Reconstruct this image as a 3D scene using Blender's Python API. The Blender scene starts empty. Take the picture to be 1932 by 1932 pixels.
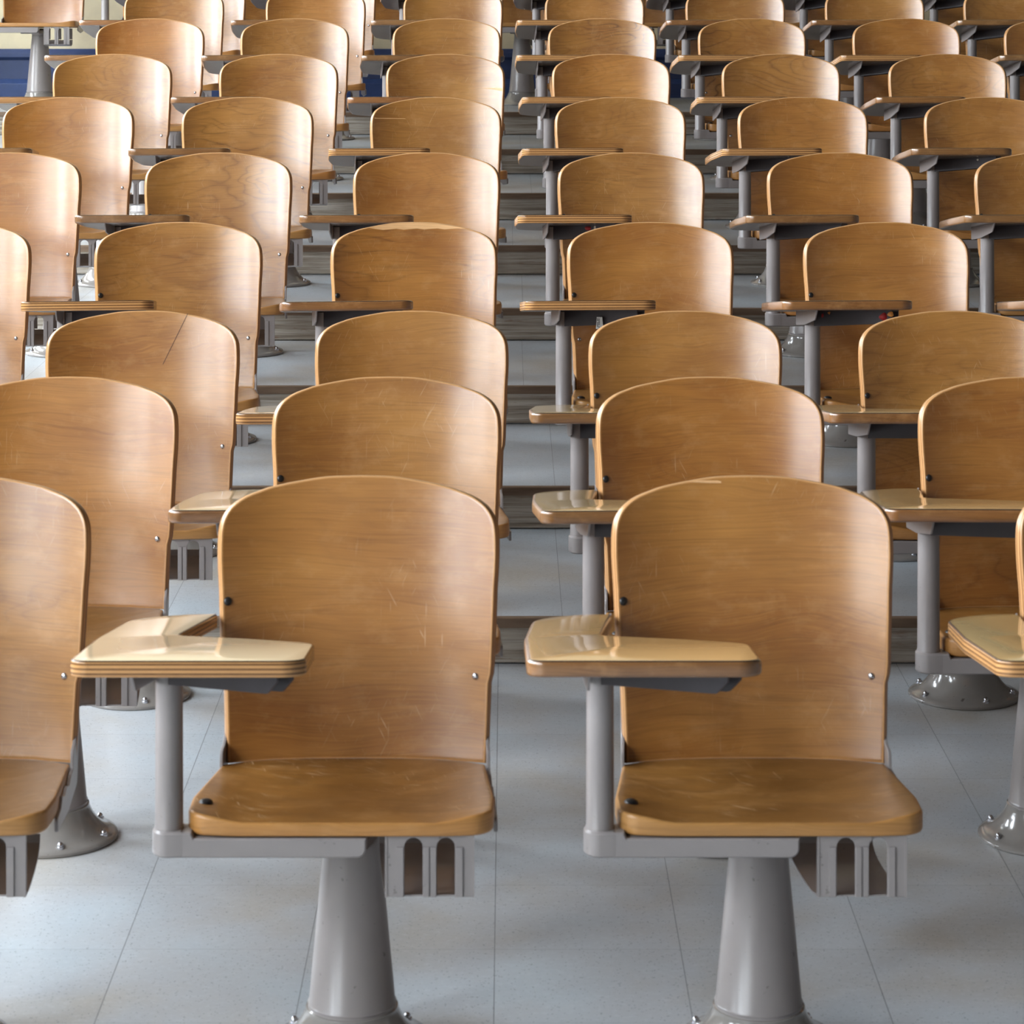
import bpy, bmesh, math, random
from mathutils import Vector

random.seed(7)
scene = bpy.context.scene
COL = scene.collection
PI = math.pi

# ------------------------------------------------------------------ materials
def nm(name):
    m = bpy.data.materials.new(name)
    m.use_nodes = True
    nt = m.node_tree
    return m, nt, nt.nodes.get('Principled BSDF')

class NG:
    """small helper for building node trees"""
    def __init__(self, nt):
        self.nt = nt
    def n(self, typ, **kw):
        x = self.nt.nodes.new(typ)
        for k, v in kw.items():
            if k == 'inputs':
                for i, val in v.items():
                    x.inputs[i].default_value = val
            else:
                setattr(x, k, v)
        return x
    def l(self, a, b):
        self.nt.links.new(a, b)
    def math(self, op, a, b=None, c=None, clamp=False):
        x = self.n('ShaderNodeMath', operation=op, use_clamp=clamp)
        for i, v in enumerate((a, b, c)):
            if v is None: continue
            if isinstance(v, (int, float)): x.inputs[i].default_value = v
            else: self.l(v, x.inputs[i])
        return x.outputs[0]
    def mix(self, fac, a, b, blend='MIX'):
        x = self.n('ShaderNodeMix', data_type='RGBA', blend_type=blend)
        for i, v in ((0, fac), (6, a), (7, b)):
            if isinstance(v, (int, float)): x.inputs[i].default_value = v
            elif isinstance(v, tuple): x.inputs[i].default_value = (*v, 1) if len(v) == 3 else v
            else: self.l(v, x.inputs[i])
        return x.outputs[2]
    def ramp(self, fac, stops, interp='LINEAR'):
        x = self.n('ShaderNodeValToRGB')
        cr = x.color_ramp
        cr.interpolation = interp
        while len(cr.elements) < len(stops):
            cr.elements.new(0.5)
        for e, (p, c) in zip(cr.elements, stops):
            e.position = p
            e.color = (*c, 1) if len(c) == 3 else c
        self.l(fac, x.inputs[0])
        return x.outputs[0]
    def noise(self, vec, scale, detail=2, rough=0.5, dist=0.0):
        x = self.n('ShaderNodeTexNoise')
        x.inputs['Scale'].default_value = scale
        x.inputs['Detail'].default_value = detail
        x.inputs['Roughness'].default_value = rough
        x.inputs['Distortion'].default_value = dist
        self.l(vec, x.inputs['Vector'])
        return x.outputs['Fac']
    def mapping(self, vec, scale=(1, 1, 1), loc=(0, 0, 0), rot=(0, 0, 0)):
        x = self.n('ShaderNodeMapping')
        self.l(vec, x.inputs[0])
        for i, v in ((1, loc), (2, rot), (3, scale)):
            if isinstance(v, tuple): x.inputs[i].default_value = v
            else: self.l(v, x.inputs[i])
        return x.outputs[0]

def srgb(r, g, b):
    f = lambda c: (c / 255 / 12.92) if c / 255 <= 0.04045 else ((c / 255 + 0.055) / 1.055) ** 2.4
    return (f(r), f(g), f(b))

def wood_material(name, light, mid, dark, rough, plane='xz', line_strength=0.5, coat=0.0, ring_density=26, scratch=0.35, wear=0.0, seam=False, figured=False):
    """varnished veneer: broad cathedral figure, fine fibres, knocks and scratches; each object gets its own cut"""
    m, nt, p = nm(name)
    g = NG(nt)
    tc = g.n('ShaderNodeTexCoord').outputs['Object']
    oi = g.n('ShaderNodeObjectInfo')
    rnd = oi.outputs['Random']
    off = g.n('ShaderNodeCombineXYZ')
    g.l(g.math('MULTIPLY', rnd, 37.0), off.inputs[0])
    g.l(g.math('MULTIPLY', rnd, 91.0), off.inputs[1])
    g.l(g.math('MULTIPLY', rnd, 53.0), off.inputs[2])
    if plane == 'xz':
        sc_fig, sc_fib = (1.5, 0.0, 5.2), (7.0, 1.0, 300.0)
    else:
        sc_fig, sc_fib = (1.5, 5.2, 0.0), (7.0, 300.0, 1.0)
    fig_v = g.mapping(tc, sc_fig, off.outputs[0])
    warp = g.noise(fig_v, 1.3, 2.5, 0.45, 0.35)
    rings = g.math('PINGPONG', g.math('MULTIPLY', warp, ring_density), 1.0)
    rings = g.math('POWER', rings, 4.0)
    amp = g.noise(g.mapping(tc, (1.3, 1.3, 1.3), off.outputs[0]), 2.6, 1)
    amp = g.math('MULTIPLY', g.math('SUBTRACT', amp, g.math('MULTIPLY_ADD', g.math('FRACT', g.math('MULTIPLY', rnd, 17.0)), 0.22, 0.25), clamp=True), 2.2 * line_strength)
    rings = g.math('MULTIPLY', rings, amp)
    if figured:   # how lively the veneer is differs from board to board
        sc_ = g.n('ShaderNodeSeparateColor'); g.l(oi.outputs['Color'], sc_.inputs[0])
        rings = g.math('MULTIPLY', rings, sc_.outputs[0])
    # the fibres bend with the figure
    wv_ = g.math('MULTIPLY', g.math('SUBTRACT', warp, 0.5), 0.11)
    cx_ = g.n('ShaderNodeCombineXYZ')
    g.l(wv_, cx_.inputs[2 if plane == 'xz' else 1])
    va = g.n('ShaderNodeVectorMath', operation='ADD')
    g.l(tc, va.inputs[0]); g.l(cx_.outputs[0], va.inputs[1])
    tw = va.outputs[0]
    fib = g.noise(g.mapping(tw, sc_fib, off.outputs[0]), 1.0, 3, 0.6)
    fib2 = g.noise(g.mapping(tw, tuple(v * 2.3 for v in sc_fib), off.outputs[0]), 1.0, 2, 0.6)
    broad = g.noise(g.mapping(tc, (2.2, 2.2, 5.5) if plane == 'xz' else (2.2, 5.5, 2.2), off.outputs[0]), 1.4, 3, 0.55)
    base = g.ramp(broad, [(0.28, mid), (0.5, tuple((a + b) / 2 for a, b in zip(light, mid))), (0.72, light)])
    tint = g.ramp(rnd, [(0.0, (1.10, 0.95, 0.82)), (0.25, (0.98, 1.0, 1.0)), (0.5, (0.90, 0.92, 0.92)), (0.75, (1.08, 1.06, 1.06)), (1.0, (1.04, 0.98, 0.86))])
    base = g.mix(1.0, base, tint, 'MULTIPLY')
    c = g.mix(rings, base, dark)
    fibf = g.math('MULTIPLY', g.math('SUBTRACT', fib, 0.48, clamp=True), 1.35)
    c = g.mix(fibf, c, dark)
    fibl = g.math('MULTIPLY', g.math('SUBTRACT', fib2, 0.50, clamp=True), 1.3)
    c = g.mix(fibl, c, tuple(min(1, v * 1.25) for v in light))
    mot = g.noise(g.mapping(tc, (1.6, 1.6, 2.6) if plane == 'xz' else (1.6, 2.6, 1.6), off.outputs[0]), 11.0, 5, 0.65)
    c = g.mix(g.math('MULTIPLY', g.math('SUBTRACT', mot, 0.52, clamp=True), 1.3), c, srgb(206, 158, 104))
    # fine pale scratches in a few directions
    if scratch > 0:
        tot = None
        for ang, s in ((0.12, (16, 16, 300)), (-0.35, (20, 20, 320)), (0.6, (22, 22, 340))):
            rot = (0, ang + 1.45, 0) if plane == 'xz' else (0, 0, ang + 0.7)
            sv = s if plane == 'xz' else (s[0], s[2], s[1])
            turned = g.mapping(tc, (1, 1, 1), (0, 0, 0), rot)
            n1 = g.noise(g.mapping(turned, sv, off.outputs[0]), 1.0, 1.5, 0.5)
            k = g.math('MULTIPLY', g.math('SUBTRACT', n1, 0.69, clamp=True), 14.0, clamp=True)
            tot = k if tot is None else g.math('MAXIMUM', tot, k)
        area = g.noise(g.mapping(tc, (1, 1, 1), off.outputs[0]), 7.0, 2)
        area = g.math('MULTIPLY', g.math('SUBTRACT', area, 0.48, clamp=True), 5.0, clamp=True)
        sfac = g.math('MULTIPLY', g.math('MULTIPLY', tot, area), scratch)
        c = g.mix(sfac, c, srgb(232, 200, 158))
    if wear > 0:
        wv = g.noise(g.mapping(tc, (1, 1.6, 1), off.outputs[0]), 9.0, 4, 0.6)
        wf = g.math('MULTIPLY', g.math('SUBTRACT', wv, 0.5, clamp=True), wear)
        c = g.mix(wf, c, srgb(96, 66, 36))
    if seam:
        uv = g.n('ShaderNodeUVMap', uv_map='edge').outputs[0]
        sp_ = g.n('ShaderNodeSeparateXYZ'); g.l(uv, sp_.inputs[0])
        c = g.mix(g.math('LESS_THAN', sp_.outputs[1], 0.08), c, srgb(60, 42, 30))
    g.l(c, p.inputs['Base Color'])
    rv = g.math('MULTIPLY_ADD', g.noise(tc, 30.0, 2), 0.10, rough - 0.05)
    g.l(rv, p.inputs['Roughness'])
    p.inputs['Specular IOR Level'].default_value = 0.6
    if coat:
        p.inputs['Coat Weight'].default_value = coat
        p.inputs['Coat Roughness'].default_value = 0.26
        p.inputs['Coat IOR'].default_value = 1.65
    b = g.n('ShaderNodeBump', inputs={'Strength': 0.05, 'Distance': 0.002})
    g.l(fib, b.inputs['Height'])
    g.l(b.outputs[0], p.inputs['Normal'])
    return m

def ply_material(name, light, dark, layers=7, rough=0.3, seam=False):
    """edge of laminated plywood: layers run along the thickness (UV v)"""
    m, nt, p = nm(name)
    g = NG(nt)
    uv = g.n('ShaderNodeUVMap', uv_map='edge').outputs[0]
    sep = g.n('ShaderNodeSeparateXYZ'); g.l(uv, sep.inputs[0])
    f = g.math('FRACT', g.math('MULTIPLY', sep.outputs[1], layers / 2.0))
    s = g.ramp(f, [(0.0, light), (0.50, light), (0.58, dark), (0.92, dark), (1.0, light)])
    n = g.noise(g.mapping(uv, (60, 4, 1)), 1.0, 3)
    c = g.mix(g.math('MULTIPLY', n, 0.5), s, tuple((a + b) / 2 for a, b in zip(light, dark)))
    if seam:
        c = g.mix(g.math('LESS_THAN', sep.outputs[1], 0.09), c, srgb(70, 48, 34))
    g.l(c, p.inputs['Base Color'])
    p.inputs['Roughness'].default_value = rough
    return m

def paint_material(name, col, rough, var=0.06, dirt=None, coat=0.0):
    m, nt, p = nm(name)
    g = NG(nt)
    tc = g.n('ShaderNodeTexCoord').outputs['Object']
    n = g.noise(tc, 14.0, 4, 0.6)
    lo = tuple(v * (1 - var * 2) for v in col); hi = tuple(v * (1 + var) for v in col)
    c = g.ramp(n, [(0.3, lo), (0.7, hi)])
    if dirt:
        sp = g.noise(tc, 85.0, 2, 0.5)
        k = g.math('MULTIPLY', g.math('SUBTRACT', sp, 0.70, clamp=True), 16.0, clamp=True)
        c = g.mix(g.math('MULTIPLY', k, 0.7), c, dirt)
    g.l(c, p.inputs['Base Color'])
    p.inputs['Roughness'].default_value = rough
    if coat:
        p.inputs['Coat Weight'].default_value = coat
        p.inputs['Coat Roughness'].default_value = 0.08
    return m

def simple(name, col, rough, metallic=0.0):
    m, nt, p = nm(name)
    g = NG(nt)
    tc = g.n('ShaderNodeTexCoord').outputs['Object']
    n = g.noise(tc, 60.0, 2)
    g.l(g.ramp(n, [(0.3, tuple(v * .85 for v in col)), (0.7, col)]), p.inputs['Base Color'])
    p.inputs['Roughness'].default_value = rough
    p.inputs['Metallic'].default_value = metallic
    return m

M = {}
M['back'] = wood_material('varnished birch veneer', srgb(181, 126, 60), srgb(147, 93, 38), srgb(90, 53, 22), 0.40, 'xz', 0.75, coat=1.0, figured=True, ring_density=44)
M['seat'] = wood_material('worn seat wood', srgb(154, 108, 52), srgb(122, 82, 36), srgb(74, 48, 22), 0.34, 'xy', 0.35, coat=0.15, ring_density=10, scratch=0.9, wear=2.0)
M['seat_edge'] = wood_material('seat edge wood', srgb(186, 136, 78), srgb(166, 116, 62), srgb(116, 76, 36), 0.36, 'xz', 0.2, ring_density=6, scratch=0.0, wear=0.4)
M['ply'] = ply_material('backrest ply edge', srgb(206, 156, 104), srgb(132, 84, 44), 5, 0.28)
M['tab_ply'] = ply_material('tablet ply edge', srgb(206, 154, 98), srgb(92, 58, 34), 7, 0.2, True)
M['tab_solid'] = wood_material('tablet hardwood lipping', srgb(150, 108, 66), srgb(116, 78, 45), srgb(74, 48, 28), 0.2, 'xz', 0.25, ring_density=7, scratch=0.0, wear=0.8, coat=0.8, seam=True)
M['tab_under'] = paint_material('tablet backing sheet', srgb(122, 108, 96), 0.25, 0.08, srgb(110, 80, 60))
M['metal'] = paint_material('grey enamel', srgb(146, 139, 137), 0.28, 0.03, srgb(92, 88, 86))
M['metal_base'] = paint_material('grey enamel gloss', srgb(136, 131, 126), 0.16, 0.05, srgb(70, 62, 55), coat=0.6)
M['metal_dark'] = paint_material('dark grey enamel', srgb(66, 60, 63), 0.42, 0.05)
M['steel'] = simple('steel dome', srgb(205, 205, 210), 0.22, 1.0)
M['black'] = simple('black bolt', srgb(40, 38, 38), 0.35)
M['chip'] = wood_material('bare wood', srgb(232, 190, 142), srgb(216, 170, 118), srgb(170, 120, 76), 0.55, 'xz', 0.2, scratch=0.0)
M['paper'] = simple('white sticker', srgb(225, 225, 222), 0.6)
M['ink'] = simple('sticker ink', srgb(40, 40, 44), 0.6)
M['gum_red'] = simple('red gum', srgb(170, 40, 40), 0.5)
M['gum_orange'] = simple('orange gum', srgb(225, 150, 70), 0.5)
M['gum_white'] = simple('pale gum', srgb(215, 208, 195), 0.5)

def laminate():
    m, nt, p = nm('tablet laminate')
    g = NG(nt)
    tc = g.n('ShaderNodeTexCoord').outputs['Object']
    oi = g.n('ShaderNodeObjectInfo')
    n = g.noise(g.mapping(tc, (3, 60, 1)), 1.5, 3)
    c = g.mix(g.math('MULTIPLY', n, 0.35), oi.outputs['Color'], g.mix(1.0, oi.outputs['Color'], (0.80, 0.74, 0.66), 'MULTIPLY'))
    g.l(c, p.inputs['Base Color'])
    p.inputs['Roughness'].default_value = 0.09
    p.inputs['Specular IOR Level'].default_value = 0.55
    return m
M['laminate'] = laminate()

def floor_material(name, ox, oy):
    m, nt, p = nm(name)
    g = NG(nt)
    geo = g.n('ShaderNodeTexCoord').outputs['Object']
    T = 0.3048
    sep = g.n('ShaderNodeSeparateXYZ'); g.l(geo, sep.inputs[0])
    fx = g.math('DIVIDE', g.math('SUBTRACT', sep.outputs[0], ox), T)
    fy = g.math('DIVIDE', g.math('SUBTRACT', sep.outputs[1], oy), T)
    def line(v, w):
        d = g.math('ABSOLUTE', g.math('SUBTRACT', g.math('FRACT', g.math('ADD', v, 0.5)), 0.5))
        return g.math('LESS_THAN', d, w)
    lx = line(fx, 0.0024); ly = line(fy, 0.0024)
    seam = g.math('MULTIPLY', g.math('MAXIMUM', lx, g.math('MULTIPLY', ly, 0.5)), 0.75)
    ix = g.math('FLOOR', fx); iy = g.math('FLOOR', fy)
    cv = g.n('ShaderNodeCombineXYZ'); g.l(ix, cv.inputs[0]); g.l(iy, cv.inputs[1])
    wn = g.n('ShaderNodeTexWhiteNoise', noise_dimensions='3D'); g.l(cv.outputs[0], wn.inputs[0])
    tile = g.math('MULTIPLY_ADD', wn.outputs[0], 0.07, 0.965)
    big = g.noise(geo, 2.2, 3, 0.55)
    base = g.ramp(big, [(0.32, srgb(166, 160, 151)), (0.52, srgb(172, 175, 178)), (0.7, srgb(172, 181, 187))])
    base = g.mix(1.0, base, tile, 'MULTIPLY')
    sp = g.n('ShaderNodeTexVoronoi'); sp.inputs['Scale'].default_value = 190.0
    g.l(g.mapping(geo, (1, 1, 1)), sp.inputs['Vector'])
    gate = g.noise(geo, 120.0, 1)
    spk = g.math('MULTIPLY', g.math('LESS_THAN', sp.outputs['Distance'], 0.26), g.math('GREATER_THAN', gate, 0.55))
    base = g.mix(g.math('MULTIPLY', spk, 0.62), base, srgb(86, 88, 94))
    cloud = g.noise(geo, 75.0, 3, 0.7)
    base = g.mix(g.math('MULTIPLY', g.math('SUBTRACT', cloud, 0.5, clamp=True), 0.7), base, srgb(214, 220, 226))
    base = g.mix(seam, base, srgb(84, 84, 86))
    g.l(base, p.inputs['Base Color'])
    rr = g.math('MULTIPLY_ADD', g.noise(geo, 5.0, 3), 0.2, 0.26)
    g.l(rr, p.inputs['Roughness'])
    p.inputs['Specular IOR Level'].default_value = 0.45
    return m

def riser_material():
    m, nt, p = nm('weathered riser board')
    g = NG(nt)
    tc = g.n('ShaderNodeTexCoord').outputs['Object']
    f1 = g.noise(g.mapping(tc, (2.2, 1, 70)), 1.0, 5, 0.65)
    f2 = g.noise(g.mapping(tc, (6, 1, 220)), 1.0, 3, 0.6)
    c = g.ramp(f1, [(0.3, srgb(108, 94, 78)), (0.5, srgb(168, 158, 144)), (0.7, srgb(196, 190, 180))])
    c = g.mix(g.math('MULTIPLY', g.math('SUBTRACT', f2, 0.5, clamp=True), 2.2), c, srgb(66, 50, 38))
    r = g.noise(g.mapping(tc, (5, 1, 24)), 1.6, 4, 0.7)
    c = g.mix(g.math('MULTIPLY', g.math('SUBTRACT', r, 0.60, clamp=True), 5.0, clamp=True), c, srgb(120, 76, 48))
    g.l(c, p.inputs['Base Color'])
    p.inputs['Roughness'].default_value = 0.62
    b = g.n('ShaderNodeBump', inputs={'Strength': 0.35, 'Distance': 0.002}); g.l(f2, b.inputs['Height'])
    g.l(b.outputs[0], p.inputs['Normal'])
    return m

def nosing_material():
    m, nt, p = nm('brown step nosing')
    g = NG(nt)
    tc = g.n('ShaderNodeTexCoord').outputs['Object']
    f1 = g.noise(g.mapping(tc, (3, 1, 40)), 1.0, 4, 0.65)
    c = g.ramp(f1, [(0.3, srgb(92, 70, 52)), (0.6, srgb(124, 102, 82)), (0.8, srgb(140, 128, 112))])
    g.l(c, p.inputs['Base Color'])
    p.inputs['Roughness'].default_value = 0.5
    return m
M['riser'] = riser_material()
M['nosing'] = nosing_material()
M['cream'] = paint_material('cream wall paint', srgb(226, 214, 182), 0.6, 0.03)
M['blue'] = paint_material('blue wainscot paint', srgb(54, 70, 112), 0.35, 0.08)
M['blue_base'] = paint_material('blue baseboard paint', srgb(56, 76, 124), 0.3, 0.08)
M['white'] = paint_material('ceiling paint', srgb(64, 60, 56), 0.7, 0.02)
M['tan'] = paint_material('front wall paint', srgb(52, 45, 37), 0.6, 0.04)
M['frame'] = paint_material('window frame paint', srgb(232, 230, 224), 0.4, 0.02)

# ------------------------------------------------------------------ mesh helpers
def link(name, bm, mats, parent=None, smooth=True, loc=None):
    me = bpy.data.meshes.new(name)
    bmesh.ops.recalc_face_normals(bm, faces=bm.faces)
    bm.to_mesh(me); bm.free()
    for mt in (mats if isinstance(mats, (list, tuple)) else [mats]):
        me.materials.append(mt)
    if smooth:
        for p in me.polygons: p.use_smooth = True
        try: me.set_sharp_from_angle(angle=math.radians(38))
        except Exception: pass
    o = bpy.data.objects.new(name, me)
    COL.objects.link(o)
    if parent: o.parent = parent
    if loc: o.location = loc
    return o

def fillet(pts, seg=8):
    """polygon with per-corner radius -> list of (x, y)"""
    out = []
    n = len(pts)
    for i in range(n):
        x, y, r = pts[i]
        if r <= 0:
            out.append((x, y)); continue
        p = Vector((x, y)); a = Vector(pts[i - 1][:2]); b = Vector(pts[(i + 1) % n][:2])
        u = (a - p).normalized(); v = (b - p).normalized()
        ang = u.angle(v)
        d = min(r / math.tan(ang / 2), (a - p).length * 0.495, (b - p).length * 0.495)
        rr = d * math.tan(ang / 2)
        c = p + (u + v).normalized() * (rr / math.sin(ang / 2))
        s = p + u * d; e = p + v * d
        a0 = math.atan2(s.y - c.y, s.x - c.x); a1 = math.atan2(e.y - c.y, e.x - c.x)
        da = (a1 - a0 + PI) % (2 * PI) - PI
        k = max(3, int(seg * abs(da) / (PI / 2)) + 2)
        for j in range(k):
            t = a0 + da * j / (k - 1)
            out.append((c.x + rr * math.cos(t), c.y + rr * math.sin(t)))
    return out

def area2(p):
    return sum(p[i - 1][0] * p[i][1] - p[i][0] * p[i - 1][1] for i in range(len(p)))

def inset2(poly, d):
    n = len(poly); out = []
    for i in range(n):
        a, b, c = Vector(poly[i - 1]), Vector(poly[i]), Vector(poly[(i + 1) % n])
        e1 = (b - a); e2 = (c - b)
        if e1.length < 1e-9: e1 = e2
        if e2.length < 1e-9: e2 = e1
        n1 = Vector((-e1.y, e1.x)).normalized(); n2 = Vector((-e2.y, e2.x)).normalized()
        m_ = (n1 + n2)
        if m_.length < 1e-6: m_ = n1
        m_.normalize()
        k = max(0.5, m_.dot(n1))
        q = b + m_ * (d / k)
        out.append((q.x, q.y))
    return out

def plate(outline, mapf, thick, bev, rings=None, prof=3, cap_ring_mats=(0, 1, 2)):
    """solid board over a 2-D outline. mapf(u, v, w) with w in 0..thick -> xyz. slots: top, edge, under"""
    if area2(outline) < 0: outline = outline[::-1]
    bm = bmesh.new()
    uvl = bm.loops.layers.uv.new('edge')
    n = len(outline)
    arc = [0.0]
    for i in range(1, n + 1):
        arc.append(arc[-1] + (Vector(outline[i % n]) - Vector(outline[i - 1])).length)
    loops = []
    for j in range(prof + 1):
        a = (PI / 2) * j / prof
        loops.append((bev * (1 - math.sin(a)), bev * (1 - math.cos(a))))
    for j in range(prof + 1):
        a = (PI / 2) * (1 - j / prof)
        loops.append((bev * (1 - math.sin(a)), thick - bev * (1 - math.cos(a))))
    clean = []
    for L in loops:
        if not clean or abs(L[1] - clean[-1][1]) > 1e-7 or abs(L[0] - clean[-1][0]) > 1e-7: clean.append(L)
    vs = []
    for ins, w in clean:
        ring = inset2(outline, ins) if ins > 1e-7 else outline
        vs.append([bm.verts.new(mapf(u, v, w)) for u, v in ring])
    for r in range(len(clean) - 1):
        for i in range(n):
            k = (i + 1) % n
            f = bm.faces.new((vs[r][i], vs[r][k], vs[r + 1][k], vs[r + 1][i]))
            f.material_index = cap_ring_mats[1]
            vv = (clean[r][1] / thick, clean[r + 1][1] / thick)
            for lp, (uu, v2) in zip(f.loops, ((arc[i], vv[0]), (arc[i + 1], vv[0]), (arc[i + 1], vv[1]), (arc[i], vv[1]))):
                lp[uvl].uv = (uu, v2)
    for side, (w, ring0) in enumerate(((0.0, vs[0]), (thick, vs[-1]))):
        mi = cap_ring_mats[0] if side == 0 else cap_ring_mats[2]
        if rings is None:
            f = bm.faces.new(ring0); f.material_index = mi
            f.normal_update()
            bmesh.ops.triangulate(bm, faces=[f])
        else:
            base = inset2(outline, clean[0][0])
            cx = sum(p[0] for p in base) / n; cy = sum(p[1] for p in base) / n
            prev = ring0
            for fr in rings:
                cur = [bm.verts.new(mapf(cx + (u - cx) * fr, cy + (v - cy) * fr, w)) for u, v in base]
                for i in range(n):
                    k = (i + 1) % n
                    f = bm.faces.new((prev[i], prev[k], cur[k], cur[i])); f.material_index = mi
                prev = cur
            c = bm.verts.new(mapf(cx, cy, w))
            for i in range(n):
                f = bm.faces.new((prev[i], prev[(i + 1) % n], c)); f.material_index = mi
    return bm

def prism(bm, outline, mapf, d0, d1, bev=0.0):
    """extrude a simple polygon between depths d0 and d1, with a small chamfer"""
    if area2(outline) < 0: outline = outline[::-1]
    ins = inset2(outline, bev) if bev else outline
    layers = [(ins, d0), (outline, d0 + bev), (outline, d1 - bev), (ins, d1)] if bev else [(outline, d0), (outline, d1)]
    vs = [[bm.verts.new(mapf(u, v, w)) for u, v in o] for o, w in layers]
    n = len(outline)
    for a, b in zip(vs[:-1], vs[1:]):
        for i in range(n):
            bm.faces.new((a[i], a[(i + 1) % n], b[(i + 1) % n], b[i]))
    f1 = bm.faces.new(vs[0]); f2 = bm.faces.new(vs[-1])
    f1.normal_update(); f2.normal_update()
    bmesh.ops.triangulate(bm, faces=[f1, f2])

def box(bm, x0, x1, y0, y1, z0, z1):
    r = bmesh.ops.create_cube(bm, size=1.0)
    for v in r['verts']:
        v.co = Vector((x0 + (v.co.x + .5) * (x1 - x0), y0 + (v.co.y + .5) * (y1 - y0), z0 + (v.co.z + .5) * (z1 - z0)))

def lathe(bm, prof, seg=48, center=(0, 0, 0)):
    cx, cy, cz = center
    rings = []
    for r, z in prof:
        if r < 1e-6:
            rings.append([bm.verts.new((cx, cy, cz + z))])
        else:
            rings.append([bm.verts.new((cx + r * math.cos(2 * PI * i / seg), cy + r * math.sin(2 * PI * i / seg), cz + z)) for i in range(seg)])
    for a, b in zip(rings[:-1], rings[1:]):
        for i in range(seg):
            k = (i + 1) % seg
            if len(a) == 1: bm.faces.new((a[0], b[k], b[i]))
            elif len(b) == 1: bm.faces.new((a[i], a[k], b[0]))
            else: bm.faces.new((a[i], a[k], b[k], b[i]))

def tube(bm, p0, p1, r, seg=12):
    p0, p1 = Vector(p0), Vector(p1)
    d = (p1 - p0).normalized()
    u = d.orthogonal().normalized(); v = d.cross(u)
    R = [[bm.verts.new(p + u * r * math.cos(2 * PI * i / seg) + v * r * math.sin(2 * PI * i / seg)) for i in range(seg)] for p in (p0, p1)]
    for i in range(seg):
        bm.faces.new((R[0][i], R[0][(i + 1) % seg], R[1][(i + 1) % seg], R[1][i]))
    bm.faces.new(R[0]); bm.faces.new(R[1])

def dome(bm, c, axis, r, h, seg=16):
    c = Vector(c); d = Vector(axis).normalized()
    u = d.orthogonal().normalized(); v = d.cross(u)
    prev = None
    base = [bm.verts.new(c - d * 0.002 + u * r * math.cos(2 * PI * i / seg) + v * r * math.sin(2 * PI * i / seg)) for i in range(seg)]
    bm.faces.new(base); prev = base
    for j in range(0, 5):
        t = (PI / 2) * j / 5
        ring = [bm.verts.new(c + d * h * math.sin(t) + (u * math.cos(2 * PI * i / seg) + v * math.sin(2 * PI * i / seg)) * r * math.cos(t)) for i in range(seg)]
        for i in range(seg): bm.faces.new((prev[i], prev[(i + 1) % seg], ring[(i + 1) % seg], ring[i]))
        prev = ring
    top = bm.verts.new(c + d * h)
    for i in range(seg): bm.faces.new((prev[i], prev[(i + 1) % seg], top))

def catmull(pts, sub):
    out = []
    n = len(pts)
    for i in range(n - 1):
        p0 = Vector(pts[max(0, i - 1)]); p1 = Vector(pts[i]); p2 = Vector(pts[i + 1]); p3 = Vector(pts[min(n - 1, i + 2)])
        for j in range(sub):
            t = j / sub
            q = 0.5 * ((2 * p1) + (p2 - p0) * t + (2 * p0 - 5 * p1 + 4 * p2 - p3) * t * t + (3 * p1 - p0 - 3 * p2 + p3) * t ** 3)
            out.append(tuple(q))
    out.append(tuple(pts[-1]))
    return out

# ------------------------------------------------------------------ the chair
HALF = 0.2125
def back_y(x, z):
    s = min(1.25, abs(x - 0.0025) / HALF)
    return 0.112 + (z - 0.40) * 0.155 - 0.042 * s ** 3.0

def back_map(x, z, w):
    e = 0.002
    dx = (back_y(x + e, z) - back_y(x - e, z)) / (2 * e)
    n = Vector((-dx, 1, -0.155)).normalized()
    return Vector((x, back_y(x, z), z)) + n * w

def back_outline():
    top = [(0.0, .8183), (.050, .8168), (.091, .8112), (.1325, .8040), (.153, .7982), (.1735, .7912), (.189, .7824), (.199, .7732), (.2064, .7605), (.2100, .7462), (.2112, .7261), (.2112, .705)]
    half = catmull(top, 4)
    half += [(.2105, .687), (.2085, .655), (.2072, .615), (.2057, .580), (.2045, .545), (.2033, .530), (.1998, .516), (.1990, .495), (.1972, .440), (.1955, .398)]
    left = [(-x, z) for x, z in half[::-1]][:-1]
    bottom = [(.13, .3965), (.065, .396), (0, .396), (-.065, .396), (-.13, .3965)]
    pts = left + half + bottom
    return [(x + 0.0025, z) for x, z in pts]

def seat_outline():
    rear = []
    for i in range(13):
        x = -0.198 + 0.396 * i / 12
        rear.append((x, back_y(x + 0.0, 0.40) - 0.004, 0))
    rear = [(x - 0.001, y, 0) for x, y, _ in rear]
    pts = [(-.219, -.243, .055), (-.16, -.251, .3), (.15, -.251, .3), (.212, -.243, .060), (.214, -.15, .1), (.199, rear[-1][1] - .01, .01)]
    pts += rear[::-1][1:-1]
    pts += [(-.201, rear[0][1] - .01, .01), (-.221, -.15, .1)]
    return fillet(pts, 8)

def seat_top(x, y):
    t = (0.10 - y) / 0.35
    z = 0.400 + 0.0165 * t
    xx = x / 0.2
    dish = 0.011 * math.exp(-((y + 0.055) / 0.11) ** 2) * (1 - xx * xx * 0.75)
    sad = 0.005 * (math.exp(-((abs(x) - 0.10) / 0.055) ** 2)) * max(0, min(1, (0.02 - y) / 0.2))
    k = max(0.0, min(1.0, (abs(x + 0.003) - 0.135) / 0.075)); k = k * k * (3 - 2 * k)
    return z - dish - sad + 0.008 * k * max(0.0, min(1.0, (0.09 - y) / 0.22))

def seat_map(x, y, w):
    z = seat_top(x, y)
    zb = 0.378 + 0.0155 * ((0.10 - y) / 0.35)
    return (x, y, z - (z - zb) * (w / 0.0235))

TS = 0.138
def tab_map(x, y, w):
    return Vector((x, y, 0.6965 - TS * (y + 0.463) - w))

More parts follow.
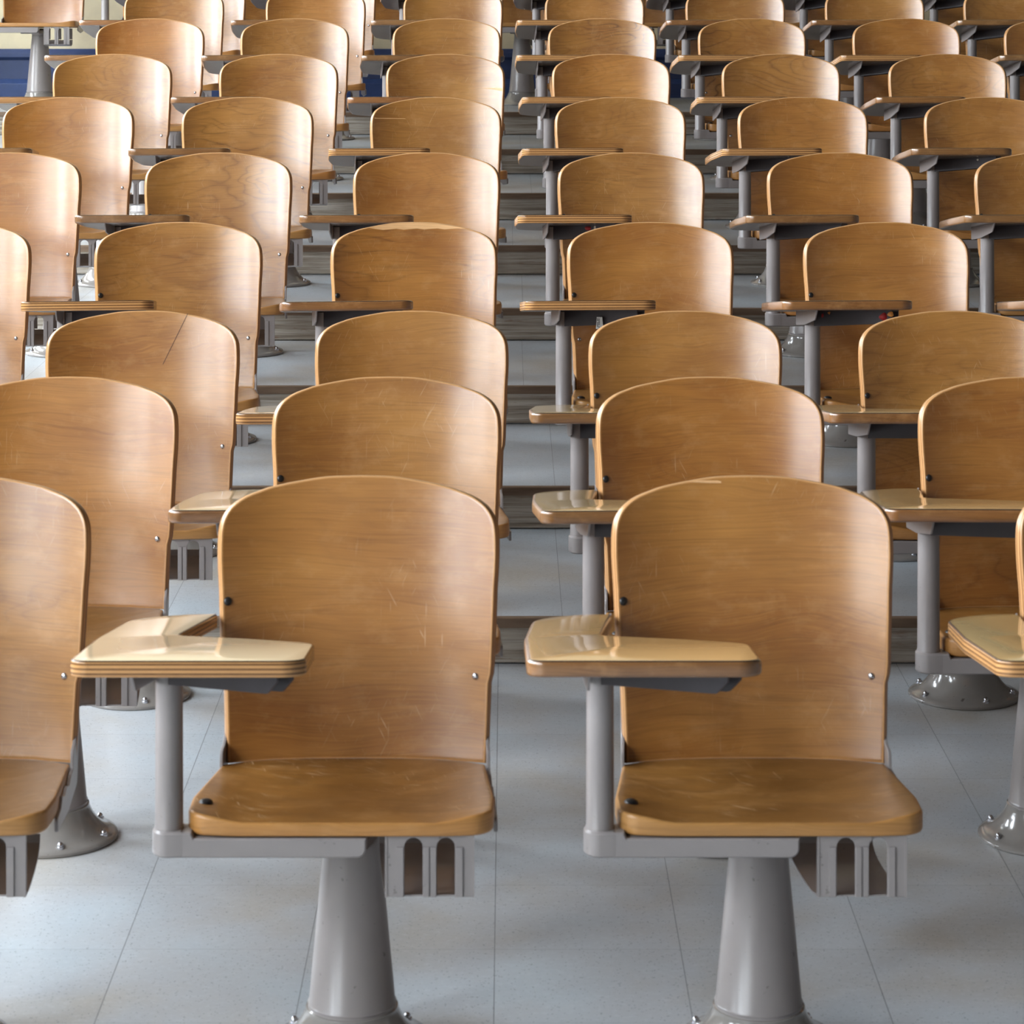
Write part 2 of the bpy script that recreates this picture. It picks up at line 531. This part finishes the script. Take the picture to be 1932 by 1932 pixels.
def tablet_outline():
    return fillet([(-.350, -.464, .026), (-.036, -.464, .034), (-.036, -.262, .045), (-.132, -.208, .3), (-.240, -.166, .022),
                   (-.2135, .120, .006), (-.262, .118, .12), (-.338, .052, .14), (-.352, -.20, .3)], 8)

def empty(name, loc):
    o = bpy.data.objects.new(name, None)
    o.empty_display_size = 0.1
    COL.objects.link(o); o.location = loc
    return o

RINGS = [0.985, 0.94, 0.86, 0.76, 0.65, 0.53, 0.41, 0.29, 0.17, 0.07]

def make_chair():
    root = empty('tablet_chair', (0, 0, 0))
    # pedestal ---------------------------------------------------------
    bm = bmesh.new()
    prof = [(0.0, 0.0), (0.120, 0.0), (0.122, 0.002), (0.122, 0.006), (0.1195, 0.009), (0.112, 0.0115), (0.102, 0.016), (0.092, 0.0235), (0.083, 0.033), (0.0755, 0.044), (0.0705, 0.0545),
            (0.0690, 0.0585), (0.0688, 0.0615), (0.0660, 0.0630), (0.0655, 0.0655), (0.0665, 0.0675), (0.0645, 0.0700), (0.0395, 0.338), (0.0400, 0.342), (0.0385, 0.346), (0.041, 0.352), (0.050, 0.372), (0.050, 0.378), (0.0, 0.378)]
    lathe(bm, prof, 56)
    ped = link('pedestal', bm, M['metal'], root)
    ped.data.materials.append(M['metal_base'])
    for p in ped.data.polygons:
        if p.center.z < 0.0625: p.material_index = 1
    for a in (150, 208, 287, 343, 40, 97):
        bm = bmesh.new()
        t = math.radians(a)
        c = (0.1045 * math.cos(t), 0.1045 * math.sin(t), 0.0145)
        lathe(bm, [(0.0075, -0.004), (0.0075, 0.001), (0.0045, 0.0015), (0.0045, 0.003)], 14, c)
        dome(bm, (c[0], c[1], c[2] + 0.003), (0, 0, 1), 0.0055, 0.0062, 12)
        link('bolt', bm, M['steel'], ped)
    # support arm ------------------------------------------------------
    bm = bmesh.new()
    px, py = -0.245, -0.228
    out = []
    for i in range(13):
        a = PI / 2 + PI * i / 12
        out.append((px + .0235 * math.cos(a), py + .0265 * math.sin(a)))
    out += [(-.2235, -.2520), (-.2235, -.2085)]
    prism(bm, out, lambda u, v, w: (u, v, w), 0.3645, 0.4005, 0.003)
    bar = fillet([(-.245, .3645, 0), (.034, .3645, .019), (.034, .3915, 0), (-.208, .3915, 0), (-.212, .3995, 0), (-.245, .3995, 0)], 8)
    prism(bm, bar, lambda u, v, w: (u, w, v), -.2520, -.2085, 0.002)
    web = [(-.06, -.21), (.032, -.21), (.046, -.15), (.049, -.02), (.03, .035), (-.02, .038), (-.047, .02), (-.052, -.05), (-.058, -.12)]
    prism(bm, web, lambda u, v, w: (u, v, w), 0.358, 0.3765, 0.003)
    link('support_arm', bm, M['metal'], root)
    # tablet post ------------------------------------------------------
    bm = bmesh.new()
    zt = 0.6965 - TS * (py + 0.463) - 0.0225
    lathe(bm, [(0.0, 0.398), (0.0208, 0.398), (0.0208, 0.4015), (0.0198, 0.4035), (0.0193, 0.66 - 0.1), (0.0190, zt), (0.0, zt)], 32, (px, py, 0))
    post = link('tablet_post', bm, M['metal'], root)
    # tablet bracket: channel running from post towards the tablet's free end, clamp plate on the post
    bm = bmesh.new()
    a0 = Vector((px - 0.004, py + 0.006)); a1 = Vector((-.068, -.385))
    dirv = (a1 - a0).normalized(); nrm = Vector((-dirv.y, dirv.x))
    L = (a1 - a0).length
    prof2 = fillet([(0.0, 0.0, 0), (L, 0.0, 0), (L, 0.014, 0.004), (L - 0.02, 0.032, 0.012), (0.0, 0.038, 0)], 6)
    for s in (-0.014, 0.014):
        def mp(u, v, w, s=s):
            q = a0 + dirv * u + nrm * (s + w)
            z = 0.6965 - TS * (q.y + 0.463) - 0.0228 - v
            return (q.x, q.y, z)
        prism(bm, prof2, mp, -0.0015, 0.0015)
    def mpt(u, v, w):
        q = a0 + dirv * u + nrm * v
        return (q.x, q.y, 0.6965 - TS * (q.y + 0.463) - 0.0228 - w)
    prism(bm, [(0, -.014), (L, -.014), (L, .014), (0, .014)], mpt, 0.0, 0.003)
    brk = link('tablet_bracket', bm, M['metal_dark'], root)
    bm = bmesh.new()
    o2 = fillet([(-.452, 0.0, 0), (-.420, .0235, .012), (-.240, .0345, .02), (-.110, .0345, .006), (-.110, 0.0, 0)], 5)
    prism(bm, o2, lambda u, v, w: (px - 0.0222 + w, u, 0.6965 - TS * (u + 0.463) - 0.0222 - v), -0.0018, 0.0018, 0.0006)
    link('clamp_plate', bm, M['metal'], brk)
    # wire stay under the tablet and the little hinge plate at the edge of the back
    bm = bmesh.new()
    tube(bm, (-.2600, -.120, 0.6965 - TS * (-.120 + .463) - .022), (-.2480, -.212, 0.606), 0.0016, 8)
    tube(bm, (-.2605, -.128, 0.6965 - TS * (-.128 + .463) - .020), (-.2605, -.112, 0.6965 - TS * (-.112 + .463) - .027), 0.0045, 10)
    link('stay', bm, M['steel'], root)
    bm = bmesh.new()
    prism(bm, [(0.096, 0.606), (0.120, 0.606), (0.117, 0.618)], lambda u, v, w: (w, u, v), -0.2185, -0.2160)
    link('hinge_plate', bm, M['metal'], root)
    # seat -------------------------------------------------------------
    bm = plate(seat_outline(), seat_map, 0.0235, 0.0045, RINGS, 3)
    seat = link('seat', bm, [M['seat'], M['seat_edge'], M['seat_edge']], root)
    bm = bmesh.new(); dome(bm, (-.199, -.178, seat_top(-.199, -.178)), (0, 0, 1), 0.0105, 0.0055)
    link('bumper', bm, M['black'], seat)
    # backrest ---------------------------------------------------------
    bm = plate(back_outline(), back_map, 0.0155, 0.0025, RINGS, 2)
    back = link('backrest', bm, [M['back'], M['ply'], M['back']], root)
    def rivet(x, z, mat, r):
        q = back_map(x, z, 0.0)
        e = 0.002
        dx = (back_y(x + e, z) - back_y(x - e, z)) / (2 * e)
        b_ = bmesh.new(); dome(b_, q, (dx, -1, .155), r, r * 0.62)
        link('rivet', b_, mat, back)
    rivet(-.1975, .637, M['black'], .0068)
    rivet(-.184, .524, M['steel'], .0055)
    rivet(.183, .524, M['steel'], .0055)
    # side brackets ----------------------------------------------------
    for sx in (-1, 1):
        bm = bmesh.new()
        pts = [(0.124, 0.545, .006), (0.121, 0.440, .01), (0.100, 0.360, .015), (-.02, 0.357, .01), (-.165, 0.372, .006), (-.165, 0.392, .006), (-.120, 0.392, .008), (-.100, 0.404, .006), (-.070, 0.396, .006), (-.04, 0.400, .006), (-.01, 0.392, .006), (0.02, 0.399, .006),
               (0.050, 0.398, .006), (0.052, 0.424, .010), (0.078, 0.428, .010), (0.098, 0.440, .01), (0.110, 0.548, .004)]
        xin = 0.1995 if sx > 0 else -0.1970
        prism(bm, fillet(pts, 4), lambda u, v, w, sx=sx, xin=xin: (xin + sx * w + sx * max(0.0, (0.09 - u)) * 0.056, u, v), -0.0005, 0.0045, 0.0008)
        link('side_bracket', bm, M['metal'], root)
    # book rack --------------------------------------------------------
    bm = bmesh.new()
    def panel(x0, x1, z0, z1, skew, y, th, wbar, gap):
        w = x1 - x0
        k = w / (2 * wbar + 0.0195 + 2 * gap)
        b, gp, mid = wbar * k, gap * k, 0.0195 * k
        o = [(x0, z0), (x0, z1), (x1, z1), (x1, z0)]
        o2 = [(x1, z0), (x1, z1), (x0, z1), (x0, z0), (x0 + b, z0)]
        def arch(xa, xb):
            r = (xb - xa) / 2; c = (xa + xb) / 2; zc = z1 - 0.0035 - r
            return [(xa, zc)] + [(c + r * math.cos(PI - PI * i / 8), zc + r * math.sin(PI - PI * i / 8)) for i in range(1, 8)] + [(xb, zc)]
        o2 += arch(x0 + b, x0 + b + gp) + [(x0 + b + gp, z0), (x0 + b + gp + mid, z0)]
        o2 += arch(x1 - b - gp, x1 - b) + [(x1 - b, z0)]
        prism(bm, o2, lambda u, v, wv: (u, y + wv, v), 0.0, th, 0.0006)
        for xr in (x0 + b * .55, x0 + b * .55 + 0.011 * k, x1 - b * .45 - 0.011 * k, x1 - b * .45, x0 + b + gp + mid * .36, x0 + b + gp + mid * .72):
            pass
        # raised ribs beside the openings
        for xa, xb in ((x0 + b - 0.0105, x0 + b - 0.0015), (x1 - b + 0.0015, x1 - b + 0.0105), (x0 + b + gp + 0.001, x0 + b + gp + mid / 2 - 0.0012), (x0 + b + gp + mid / 2 + 0.0012, x0 + b + gp + mid - 0.001)):
            box(bm, xa, xb, y - 0.0025, y + th / 2, z0 + 0.0006, z1 - 0.0165)
        box(bm, x0, x0 + 0.003, y - 0.001, y + 0.008, z0, z1)
        box(bm, x1 - 0.003, x1, y - 0.001, y + 0.008, z0, z1)
    panel(0.060, 0.186, 0.3065, 0.3935, 0, -0.242, 0.004, 0.0275, 0.026)
    link('book_rack', bm, M['metal'], root)
    rack = [o for o in root.children if o.name.startswith('book_rack')][0]
    bm = bmesh.new()
    cs = []
    # tray: bottom sheet rising to a lip, then a low rear wall
    prof3 = [(-0.240, 0.3090), (-0.20, 0.3010), (-0.15, 0.2975), (-0.10, 0.2965), (-0.06, 0.2975), (-0.035, 0.302), (-0.022, 0.310), (-0.018, 0.322)]
    rows = []
    for i, (y, z) in enumerate(prof3):
        t = min(1, (y + 0.240) / 0.22)
        x0 = 0.0605 - 0.019 * t; x1 = 0.1855 - 0.018 * t
        rows.append([(x0, y, z), (x1, y, z), (x1, y + (0.002 if i > 5 else 0), z - (0.002 if i < 7 else 0)), (x0, y + (0.002 if i > 5 else 0), z - (0.002 if i < 7 else 0))])
    vr = [[bm.verts.new(q) for q in r] for r in rows]
    for a, b in zip(vr[:-1], vr[1:]):
        for i in range(4): bm.faces.new((a[i], a[(i + 1) % 4], b[(i + 1) % 4], b[i]))
    bm.faces.new(vr[0]); bm.faces.new(vr[-1])
    # two rear hangers up to the underside of the seat
    for xa in (0.042, 0.096, 0.152):
        box(bm, xa, xa + 0.015, -0.020, -0.017, 0.325, 0.379)
    link('rack_tray', bm, M['metal'], rack)
    return root

def copy_tree(o, parent=None):
    c = o.copy(); COL.objects.link(c)
    c.parent = parent
    for ch in list(o.children):
        copy_tree(ch, c)
    return c

proto = make_chair()
proto_tab = {}
for kind, edge in (('ply', 'tab_ply'), ('solid', 'tab_solid')):
    bm = plate(tablet_outline(), tab_map, 0.0225, 0.0055 if kind == 'solid' else 0.0035, None, 4)
    me = bpy.data.meshes.new('tablet_' + kind)
    bmesh.ops.recalc_face_normals(bm, faces=bm.faces)
    bm.to_mesh(me); bm.free()
    for k in ('laminate', edge, 'tab_under'): me.materials.append(M[k])
    for p in me.polygons: p.use_smooth = True
    me.set_sharp_from_angle(angle=math.radians(38))
    proto_tab[kind] = me

# ------------------------------------------------------------------ places
CX = {'LL': -1.448, 'L': -0.840, 'A': -0.232, 'B': 0.376, 'R': 0.984, 'RR': 1.592, 'RRR': 2.200}
NTH = {'LL': ('third', 'bright'), 'L': ('second', 'bright'), 'A': ('first', 'bright'), 'B': ('first', 'dim'), 'R': ('second', 'dim'), 'RR': ('third', 'dim'), 'RRR': ('fourth', 'dim')}
ORD = ['', 'front', 'second', 'third', 'fourth', 'fifth', 'sixth', 'seventh', 'eighth', 'ninth', 'tenth', 'back']
Y1, PITCH = 4.043, 0.952
LV = [0.0, .106, .2175, .331, .4385, .546, .655, .763, .872]   # height of each platform
def row_y(i): return Y1 + PITCH * (i - 1)
def row_z(i): return LV[max(0, i - 3)]

ROWS = {1: 'L A B R', 2: 'L A B R', 3: 'L A B R', 4: 'LL L A B R RR', 5: 'LL L A B R RR', 6: 'LL L A B R RR', 7: 'LL L A B R RR',
        8: 'LL L A B R RR RRR', 9: 'LL L A B R RR RRR', 10: 'LL L A B R RR RRR'}
PLY = {(1, 'A'), (1, 'R'), (3, 'A'), (4, 'L'), (4, 'B'), (5, 'B'), (6, 'A'), (6, 'B'), (6, 'R'), (7, 'LL'), (7, 'B'), (7, 'R'), (8, 'B'), (8, 'R'), (8, 'RR'), (9, 'B')}
SPECIAL = {
    (1, 'A'): 'front row wooden chair by the open gap with cream tablet on striped ply edge',
    (1, 'B'): 'front row wooden chair by the open gap with tan tablet on plain brown edge',
    (1, 'L'): 'front row wooden chair at the bright end, its tablet cut off by the frame',
    (1, 'R'): 'front row chair at the dim end, only striped tablet, post and back edge showing',
    (4, 'A'): 'fourth row wooden chair by the gap with pale peeled veneer along its top edge',
    (4, 'B'): 'fourth row wooden chair with white paper sticker under its striped tablet',
    (4, 'R'): 'fourth row wooden chair with red and orange gum under its brown tablet',
    (7, 'A'): 'seventh row wooden chair by the gap with pale wedge chip at its side',
    (6, 'A'): 'sixth row wooden chair by the gap with pale sliver chip across its upper back',
    (3, 'L'): 'third row wooden chair with long dark scratch on its back, bright side',
    (4, 'LL'): 'fourth row chair at the bright end, only a glare-whitened back edge showing',
}
spots = []
for i, cols in ROWS.items():
    for c in cols.split():
        nth, side = NTH[c]
        lab = SPECIAL.get((i, c), 'wooden tablet chair in the %s row from the front, %s from the gap, %s side' % (ORD[i], nth, side))
        spots.append((i, c, CX[c], row_y(i), row_z(i), lab))
BK = {-4: 'wooden chair of the back row standing alone before bare cream wall and blue wainscot'}
for k in range(-4, 5):
    X = 0.0744 + 0.605 * k
    side = 'bright' if k < 0 else 'dim'
    nth = ['', 'first', 'second', 'third', 'fourth'][abs(k)]
    lab = BK.get(k) or ('back row wooden chair standing behind the open gap, against the blue wainscot' if k == 0 else
                        'wooden tablet chair in the back row by the wall, %s from the middle, %s side' % (nth, side))
    spots.append((11, k, X, 13.563, LV[8], lab))

# how far each chair sits off the regular grid (m) and how far it is turned (degrees)
OFF = {1: 'L -.023 0 A 0 0 B 0 0 R .017 0', 2: 'L -.004 1 A .001 1 B .007 2.2 R .011 -1', 3: 'L .018 2 A .015 1.5 B .022 0 R .021 0',
       4: 'LL -.011 3 L -.017 4.9 A -.012 5.6 B -.006 2.2 R 0 2.1 RR 0 0', 5: 'LL -.030 2 L -.015 2.1 A -.008 2 B -.0125 1.5 R -.003 2.1 RR .002 .7',
       6: 'LL -.005 2 L -.020 4 A -.006 3.6 B -.004 2.4 R -.009 3.6 RR 0 .6', 7: 'LL .002 2.5 L .002 3 A .004 2.7 B .002 2.2 R .015 .5 RR .016 1',
       8: 'LL .014 2.8 L -.014 4.4 A -.013 4 B .002 .6 R -.005 2 RR .006 1.5 RRR .006 1', 9: 'LL -.007 3 L .003 4 A -.006 2 B .003 1 R .008 1.5 RR .008 1 RRR .004 1',
       10: 'LL 0 1 L .004 2 A -.004 1 B .003 0 R 0 1 RR .005 1 RRR 0 0'}
YAW = {}
for i, t in OFF.items():
    t = t.split()
    for a in range(0, len(t), 3):
        th = float(t[a + 2])
        YAW[(i, t[a])] = (th, float(t[a + 1]) + 0.13 * math.radians(th))
TABCOL = {(1, 'A'): srgb(226, 204, 168), (1, 'B'): srgb(214, 172, 116), (1, 'R'): srgb(206, 176, 124), (2, 'R'): srgb(198, 162, 112), (2, 'B'): srgb(196, 166, 120)}
chairs = {}
for n, (i, c, x, y, z, lab) in enumerate(spots):
    o = proto if n == 0 else copy_tree(proto)
    o.location = (x, y, z)
    if i > 1: o.scale.z = 1.006   # these castings stand a few millimetres taller
    yaw, dx = YAW.get((i, c), (random.uniform(-1.0, 1.0), 0))
    o.location.x += dx
    o.rotation_euler = (0, 0, math.radians(yaw))
    o['label'] = lab; o['category'] = 'chair'; o['group'] = 'tablet-arm chairs in rows across the lecture hall'
    chairs[(i, c)] = o
for n, (i, c, x, y, z, lab) in enumerate(spots):
    kind = 'ply' if (i, c) in PLY else 'solid'
    t = bpy.data.objects.new('tablet', proto_tab[kind])
    COL.objects.link(t); t.parent = chairs[(i, c)]
    col = TABCOL.get((i, c), srgb(*random.choice([(214, 190, 150), (206, 176, 130), (200, 170, 124)])))
    t.color = (*col, 1)
    t['label'] = 'cream laminate tablet with striped plywood edge' if kind == 'ply' else 'tan laminate tablet with plain brown edge'

# how lively the grain of each back is
FIG = {(1, 'A'): .12, (1, 'B'): .3, (1, 'L'): .7, (2, 'L'): .25, (2, 'A'): .8, (2, 'B'): .6, (3, 'A'): .4, (3, 'B'): .6, (4, 'A'): 1.3, (4, 'B'): .2, (4, 'R'): .2, (4, 'L'): .6,
       (5, 'L'): .8, (5, 'A'): .5, (6, 'L'): 1.3, (6, 'LL'): .9, (6, 'R'): .5, (7, 'LL'): 1.2, (7, 'L'): 1.1, (7, 'R'): 1.1, (8, 'R'): 1.7, (8, 'B'): 1.2, (9, 'R'): 1.3, (9, 'B'): 1.2}
for key, o in chairs.items():
    for ch in o.children:
        if ch.name.startswith('backrest'):
            v = FIG.get(key, random.uniform(.4, .9))
            ch.color = (v, v, v, 1)

# individual marks: chipped veneer, sticker, gum
def child(i, c, pname):
    for ch in chairs[(i, c)].children:
        if ch.name.split('.')[0] == pname: return ch
def chip(i, c, pts, name='chipped_veneer'):
    """thin patch of bare wood lying on the front face of a backrest; pts in backrest x, z"""
    bm = bmesh.new()
    dense = []
    for a in range(len(pts)):
        p, q = pts[a], pts[(a + 1) % len(pts)]
        k = max(1, int(math.hypot(q[0] - p[0], q[1] - p[1]) / 0.012))
        for j in range(k): dense.append((p[0] + (q[0] - p[0]) * j / k, p[1] + (q[1] - p[1]) * j / k))
    top = [bm.verts.new(back_map(u, v, -0.0006)) for u, v in dense]
    bot = [bm.verts.new(back_map(u, v, 0.0004)) for u, v in dense]
    n = len(dense)
    for a in range(n): bm.faces.new((top[a], top[(a + 1) % n], bot[(a + 1) % n], bot[a]))
    ff = [bm.faces.new(top), bm.faces.new(bot)]
    for f in ff: f.normal_update()
    bmesh.ops.triangulate(bm, faces=ff)
    o = link(name, bm, M['chip'], child(i, c, 'backrest'), smooth=False)
    o['label'] = 'pale bare wood where veneer chipped off'
ol = [(x - .0025, z) for x, z in back_outline()]
def top_z(x):
    best = None
    for a in range(len(ol)):
        p, q = ol[a - 1], ol[a]
        if min(p[0], q[0]) <= x <= max(p[0], q[0]) and max(p[1], q[1]) > 0.7 and abs(q[0] - p[0]) > 1e-9:
            z = p[1] + (q[1] - p[1]) * (x - p[0]) / (q[0] - p[0])
            best = z if best is None else max(best, z)
    return best
xs = [-0.115 + 0.25 * k / 14 for k in range(15)]
chip(4, 'A', [(x + .0025, top_z(x) - 0.0025) for x in xs] + [(x + .0025, min(top_z(x) - 0.003, 0.8000 + 0.0015 * math.sin(k * 2.1))) for k, x in list(enumerate(xs))[::-1][1:-1]])
chip(1, 'B', [(-.096, .8090), (-.080, .8112), (-.048, .8108), (-.042, .8092), (-.042, .8068), (-.066, .8072)])
chip(6, 'A', [(-.200, .7540), (-.190, .7525), (-.100, .7490), (-.095, .7475), (-.150, .7485), (-.200, .7505)])
chip(7, 'A', [(.130, .6950), (.212, .6965), (.2115, .6840), (.170, .6905)])

def blob(parent, c, s, mat, name='gum'):
    bm = bmesh.new()
    bmesh.ops.create_icosphere(bm, subdivisions=3, radius=1.0)
    rr = random.Random(int(abs(c[0]) * 1e5))
    ph = [rr.uniform(0, 6) for _ in range(3)]
    for v in bm.verts:
        k = 1 + 0.18 * math.sin(3 * v.co.x + ph[0]) + 0.15 * math.sin(4 * v.co.y + ph[1]) + 0.12 * math.sin(3.5 * v.co.z + ph[2])
        v.co = Vector((c[0] + v.co.x * s[0] * k, c[1] + v.co.y * s[1] * k, c[2] + v.co.z * s[2] * k))
    link(name, bm, mat, parent)
def under(x, y, d=0.0): return 0.6965 - TS * (y + 0.463) - 0.0225 - d
b4 = child(4, 'R', 'tablet_bracket')
blob(b4, (-.098, -.387, under(-.098, -.387, .016)), (.009, .0025, .009), M['gum_red'])
blob(b4, (-.083, -.400, under(-.083, -.400, .010)), (.007, .0025, .005), M['gum_orange'])
blob(b4, (-.205, -.275, under(-.205, -.275, .006)), (.012, .004, .004), M['gum_orange'])
blob(b4, (-.222, -.262, under(-.222, -.262, .008)), (.006, .004, .010), M['gum_red'])
b5 = child(5, 'B', 'tablet_bracket')
blob(b5, (-.150, -.335, under(-.150, -.335, .010)), (.009, .004, .006), M['gum_red'])
blob(b5, (-.132, -.345, under(-.132, -.345, .008)), (.006, .004, .005), M['gum_white'])
blob(child(2, 'R', 'tablet_post'), (-.252, -.249, .632), (.011, .004, .011), M['gum_white'])
for key in ((6, 'RR'), (5, 'RR'), (6, 'R'), (7, 'R')):
    blob(child(*key, 'tablet_bracket'), (-.12, -.352, under(-.12, -.352, .008)), (.009, .005, .006), M['gum_white'])
# paper sticker with a line of writing on the bracket of the fourth row chair
b4 = child(4, 'B', 'tablet_bracket')
bm = bmesh.new()
prism(bm, [(-.172, .610), (-.1555, .613), (-.1575, .640), (-.170, .639)], lambda u, v, w: (u, -.3285 + (u + .165) * -.9 + w, v), -0.0012, 0.0)
st = link('sticker', bm, M['paper'], b4, smooth=False)
st['label'] = 'small white paper sticker'
bm = bmesh.new()
for k in range(7):
    zz = .6145 + .0032 * k
    for q in range(2):
        if (k * 2 + q) in (3, 8): continue
        u0 = -.1695 + .0035 * q
        prism(bm, [(u0, zz), (u0 + .0028, zz), (u0 + .0028, zz + .0018), (u0, zz + .0018)], lambda u, v, w: (u, -.3285 + (u + .165) * -.9 + w, v), -0.0016, -0.0011)
link('writing', bm, M['ink'], st, smooth=False)

# long dark scratch on one backrest
bm = bmesh.new()
pts = [(.045 + .055 * t, .700 + .112 * t) for t in [k / 10 for k in range(11)]]
for a, b in zip(pts[:-1], pts[1:]):
    tube(bm, back_map(*a, -0.0002), back_map(*b, -0.0002), 0.0007, 6)
sc = link('scratch', bm, simple('dark scratch', srgb(88, 58, 34), 0.6), child(3, 'L', 'backrest'))

# ------------------------------------------------------------------ the stepped floor
XL, XR = -3.9, 6.0
def struct(name, bm, mats, parent=None, smooth=False):
    o = link(name, bm, mats, parent, smooth)
    if parent is None: o['kind'] = 'structure'
    return o
bm = bmesh.new(); box(bm, XL, XR, -5.2, 6.215, -0.12, 0.0)
f0 = struct('floor', bm, floor_material('vinyl tiles', -0.0206, 4.433))
f0['label'] = 'pale blue grey speckled vinyl tile floor at the front'
RY = [6.209 + 0.9555 * k for k in range(8)]
OX = [.127, .127, .049, .053, .02, .10, .06, .0]
for k in range(8):
    y0 = RY[k]; y1 = RY[k + 1] if k < 7 else 14.25
    z0, z1 = LV[k], LV[k + 1]
    bm = bmesh.new(); box(bm, XL, XR, y0 + 0.012, y1 + 0.014, z0 - 0.1, z1)
    pl = struct('floor_step', bm, floor_material('vinyl tiles step', OX[k], y0 + 0.004))
    pl['label'] = 'stepped platform of pale vinyl tiles carrying one row of chairs'
    bm = bmesh.new(); box(bm, XL, XR, y0, y0 + 0.0125, z0 + 0.004, z1 - 0.018)
    link('riser_board', bm, M['riser'], pl, smooth=False)
    bm = bmesh.new()
    prism(bm, fillet([(y0 - 0.004, z1 - 0.022, 0), (y0 + 0.014, z1 - 0.022, 0), (y0 + 0.014, z1 + 0.0012, 0), (y0 - 0.004, z1 + 0.0012, .004)], 4), lambda u, v, w: (w, u, v), XL, XR)
    link('nosing', bm, M['nosing'], pl)

# ------------------------------------------------------------------ walls
ZF = LV[8]
bm = bmesh.new(); box(bm, XL, XR, 14.2, 14.4, 1.12, 5.2)
struct('wall_back', bm, M['cream'])
bm = bmesh.new(); box(bm, XL, XR, 14.195, 14.4, ZF, 1.122)
wn = struct('wall_wainscot', bm, M['blue'])
bm = bmesh.new()
prism(bm, fillet([(14.17, 1.085, .004), (14.17, 1.105, .006), (14.182, 1.128, .006), (14.2, 1.128, 0), (14.2, 1.068, 0), (14.19, 1.070, .004)], 4), lambda u, v, w: (w, u, v), XL, XR)
struct('trim_1', bm, M['blue'])
bm = bmesh.new()
prism(bm, fillet([(14.165, ZF, 0), (14.165, ZF + .075, .006), (14.185, ZF + .098, .004), (14.2, ZF + .098, 0), (14.2, ZF, 0)], 4), lambda u, v, w: (w, u, v), XL, XR)
struct('baseboard_back', bm, M['blue_base'])
bm = bmesh.new()
for k in range(-4, 6):
    box(bm, k * 1.0 + 0.06, k * 1.0 + 0.068, 14.190, 14.2, ZF + 0.09, 1.08)
struct('trim_2', bm, M['blue'])
bm = bmesh.new(); box(bm, XR, XR + .2, -5.2, 14.4, -0.1, 5.2)
struct('wall_right', bm, M['tan'])
bm = bmesh.new(); box(bm, XL, XR, -5.4, -5.2, -0.1, 5.2)
struct('wall_front', bm, M['tan'])
bm = bmesh.new(); box(bm, XL - .3, XR + .2, -5.4, 14.4, 5.2, 5.35)
struct('ceiling', bm, M['white'])
# window wall: piers, sill and lintel around five tall windows
WIN = [(-3.6, -2.5), (-1.6, -0.5), (0.4, 1.5), (2.4, 3.5), (4.4, 5.5), (6.4, 7.5), (8.4, 9.5), (10.4, 11.5), (12.5, 13.2)]  # last opening is an added, unseen window that brightens the back wall
SILL, HEAD = 1.25, 4.4
bm = bmesh.new()
box(bm, XL - .25, XL, -5.4, 14.4, -0.1, SILL)
box(bm, XL - .25, XL, -5.4, 14.4, HEAD, 5.2)
edges_ = [-5.4] + [v for w in WIN for v in w] + [14.4]
for a in range(0, len(edges_), 2):
    box(bm, XL - .25, XL, edges_[a], edges_[a + 1], SILL, HEAD)
struct('wall_left', bm, M['cream'])
for n, (y0, y1) in enumerate(WIN):
    bm = bmesh.new()
    fr = 0.06
    box(bm, XL - .16, XL - .08, y0, y0 + fr, SILL, HEAD); box(bm, XL - .16, XL - .08, y1 - fr, y1, SILL, HEAD)
    box(bm, XL - .16, XL - .08, y0, y1, SILL, SILL + fr); box(bm, XL - .16, XL - .08, y0, y1, HEAD - fr, HEAD)
    for t in (1 / 3, 2 / 3): box(bm, XL - .15, XL - .09, y0 + (y1 - y0) * t - .02, y0 + (y1 - y0) * t + .02, SILL, HEAD)
    box(bm, XL - .15, XL - .09, y0, y1, 2.95, 3.0)
    struct('window_%d' % (n + 1), bm, M['frame'])

# ------------------------------------------------------------------ light
EN = 315.0 / 1.1
for n, (y0, y1) in enumerate(WIN):
    ld = bpy.data.lights.new('daylight', 'AREA')
    ld.shape = 'RECTANGLE'; ld.size = y1 - y0; ld.size_y = HEAD - SILL
    ld.energy = EN * (y1 - y0); ld.color = (0.84, 0.92, 1.0)
    lo = bpy.data.objects.new('daylight', ld); COL.objects.link(lo)
    lo.location = (XL - .22, (y0 + y1) / 2, (SILL + HEAD) / 2)
    # emit along +X: area lights shine along local -Z, local X along world Y
    lo.rotation_euler = (math.radians(90), 0, math.radians(-90))
w = bpy.data.worlds.new('World'); scene.world = w
w.use_nodes = True
bg = w.node_tree.nodes['Background']
bg.inputs[0].default_value = (0.75, 0.86, 1.0, 1); bg.inputs[1].default_value = 1.0

# ------------------------------------------------------------------ camera
cd = bpy.data.cameras.new('Camera')
cam = bpy.data.objects.new('Camera', cd); COL.objects.link(cam)
cam.location = (0, 0, 1.635)
cam.rotation_euler = (math.radians(90), 0, 0)
cd.sensor_fit = 'HORIZONTAL'; cd.sensor_width = 36
F = 5100.0
cd.lens = 36 * F / 1932
cd.shift_x = (966 - 957) / 1932
cd.shift_y = -(966 + 90) / 1932
cd.clip_start = 0.05; cd.clip_end = 100
cd.dof.use_dof = True
cd.dof.focus_distance = 8.2
cd.dof.aperture_fstop = 17
scene.camera = cam
scene.view_settings.view_transform = 'Standard'
scene.view_settings.look = 'None'
scene.view_settings.gamma = 1
scene.view_settings.use_curve_mapping = False
scene.view_settings.exposure = -0.05
scene.cycles.use_denoising = True
scene.cycles.max_bounces = 8
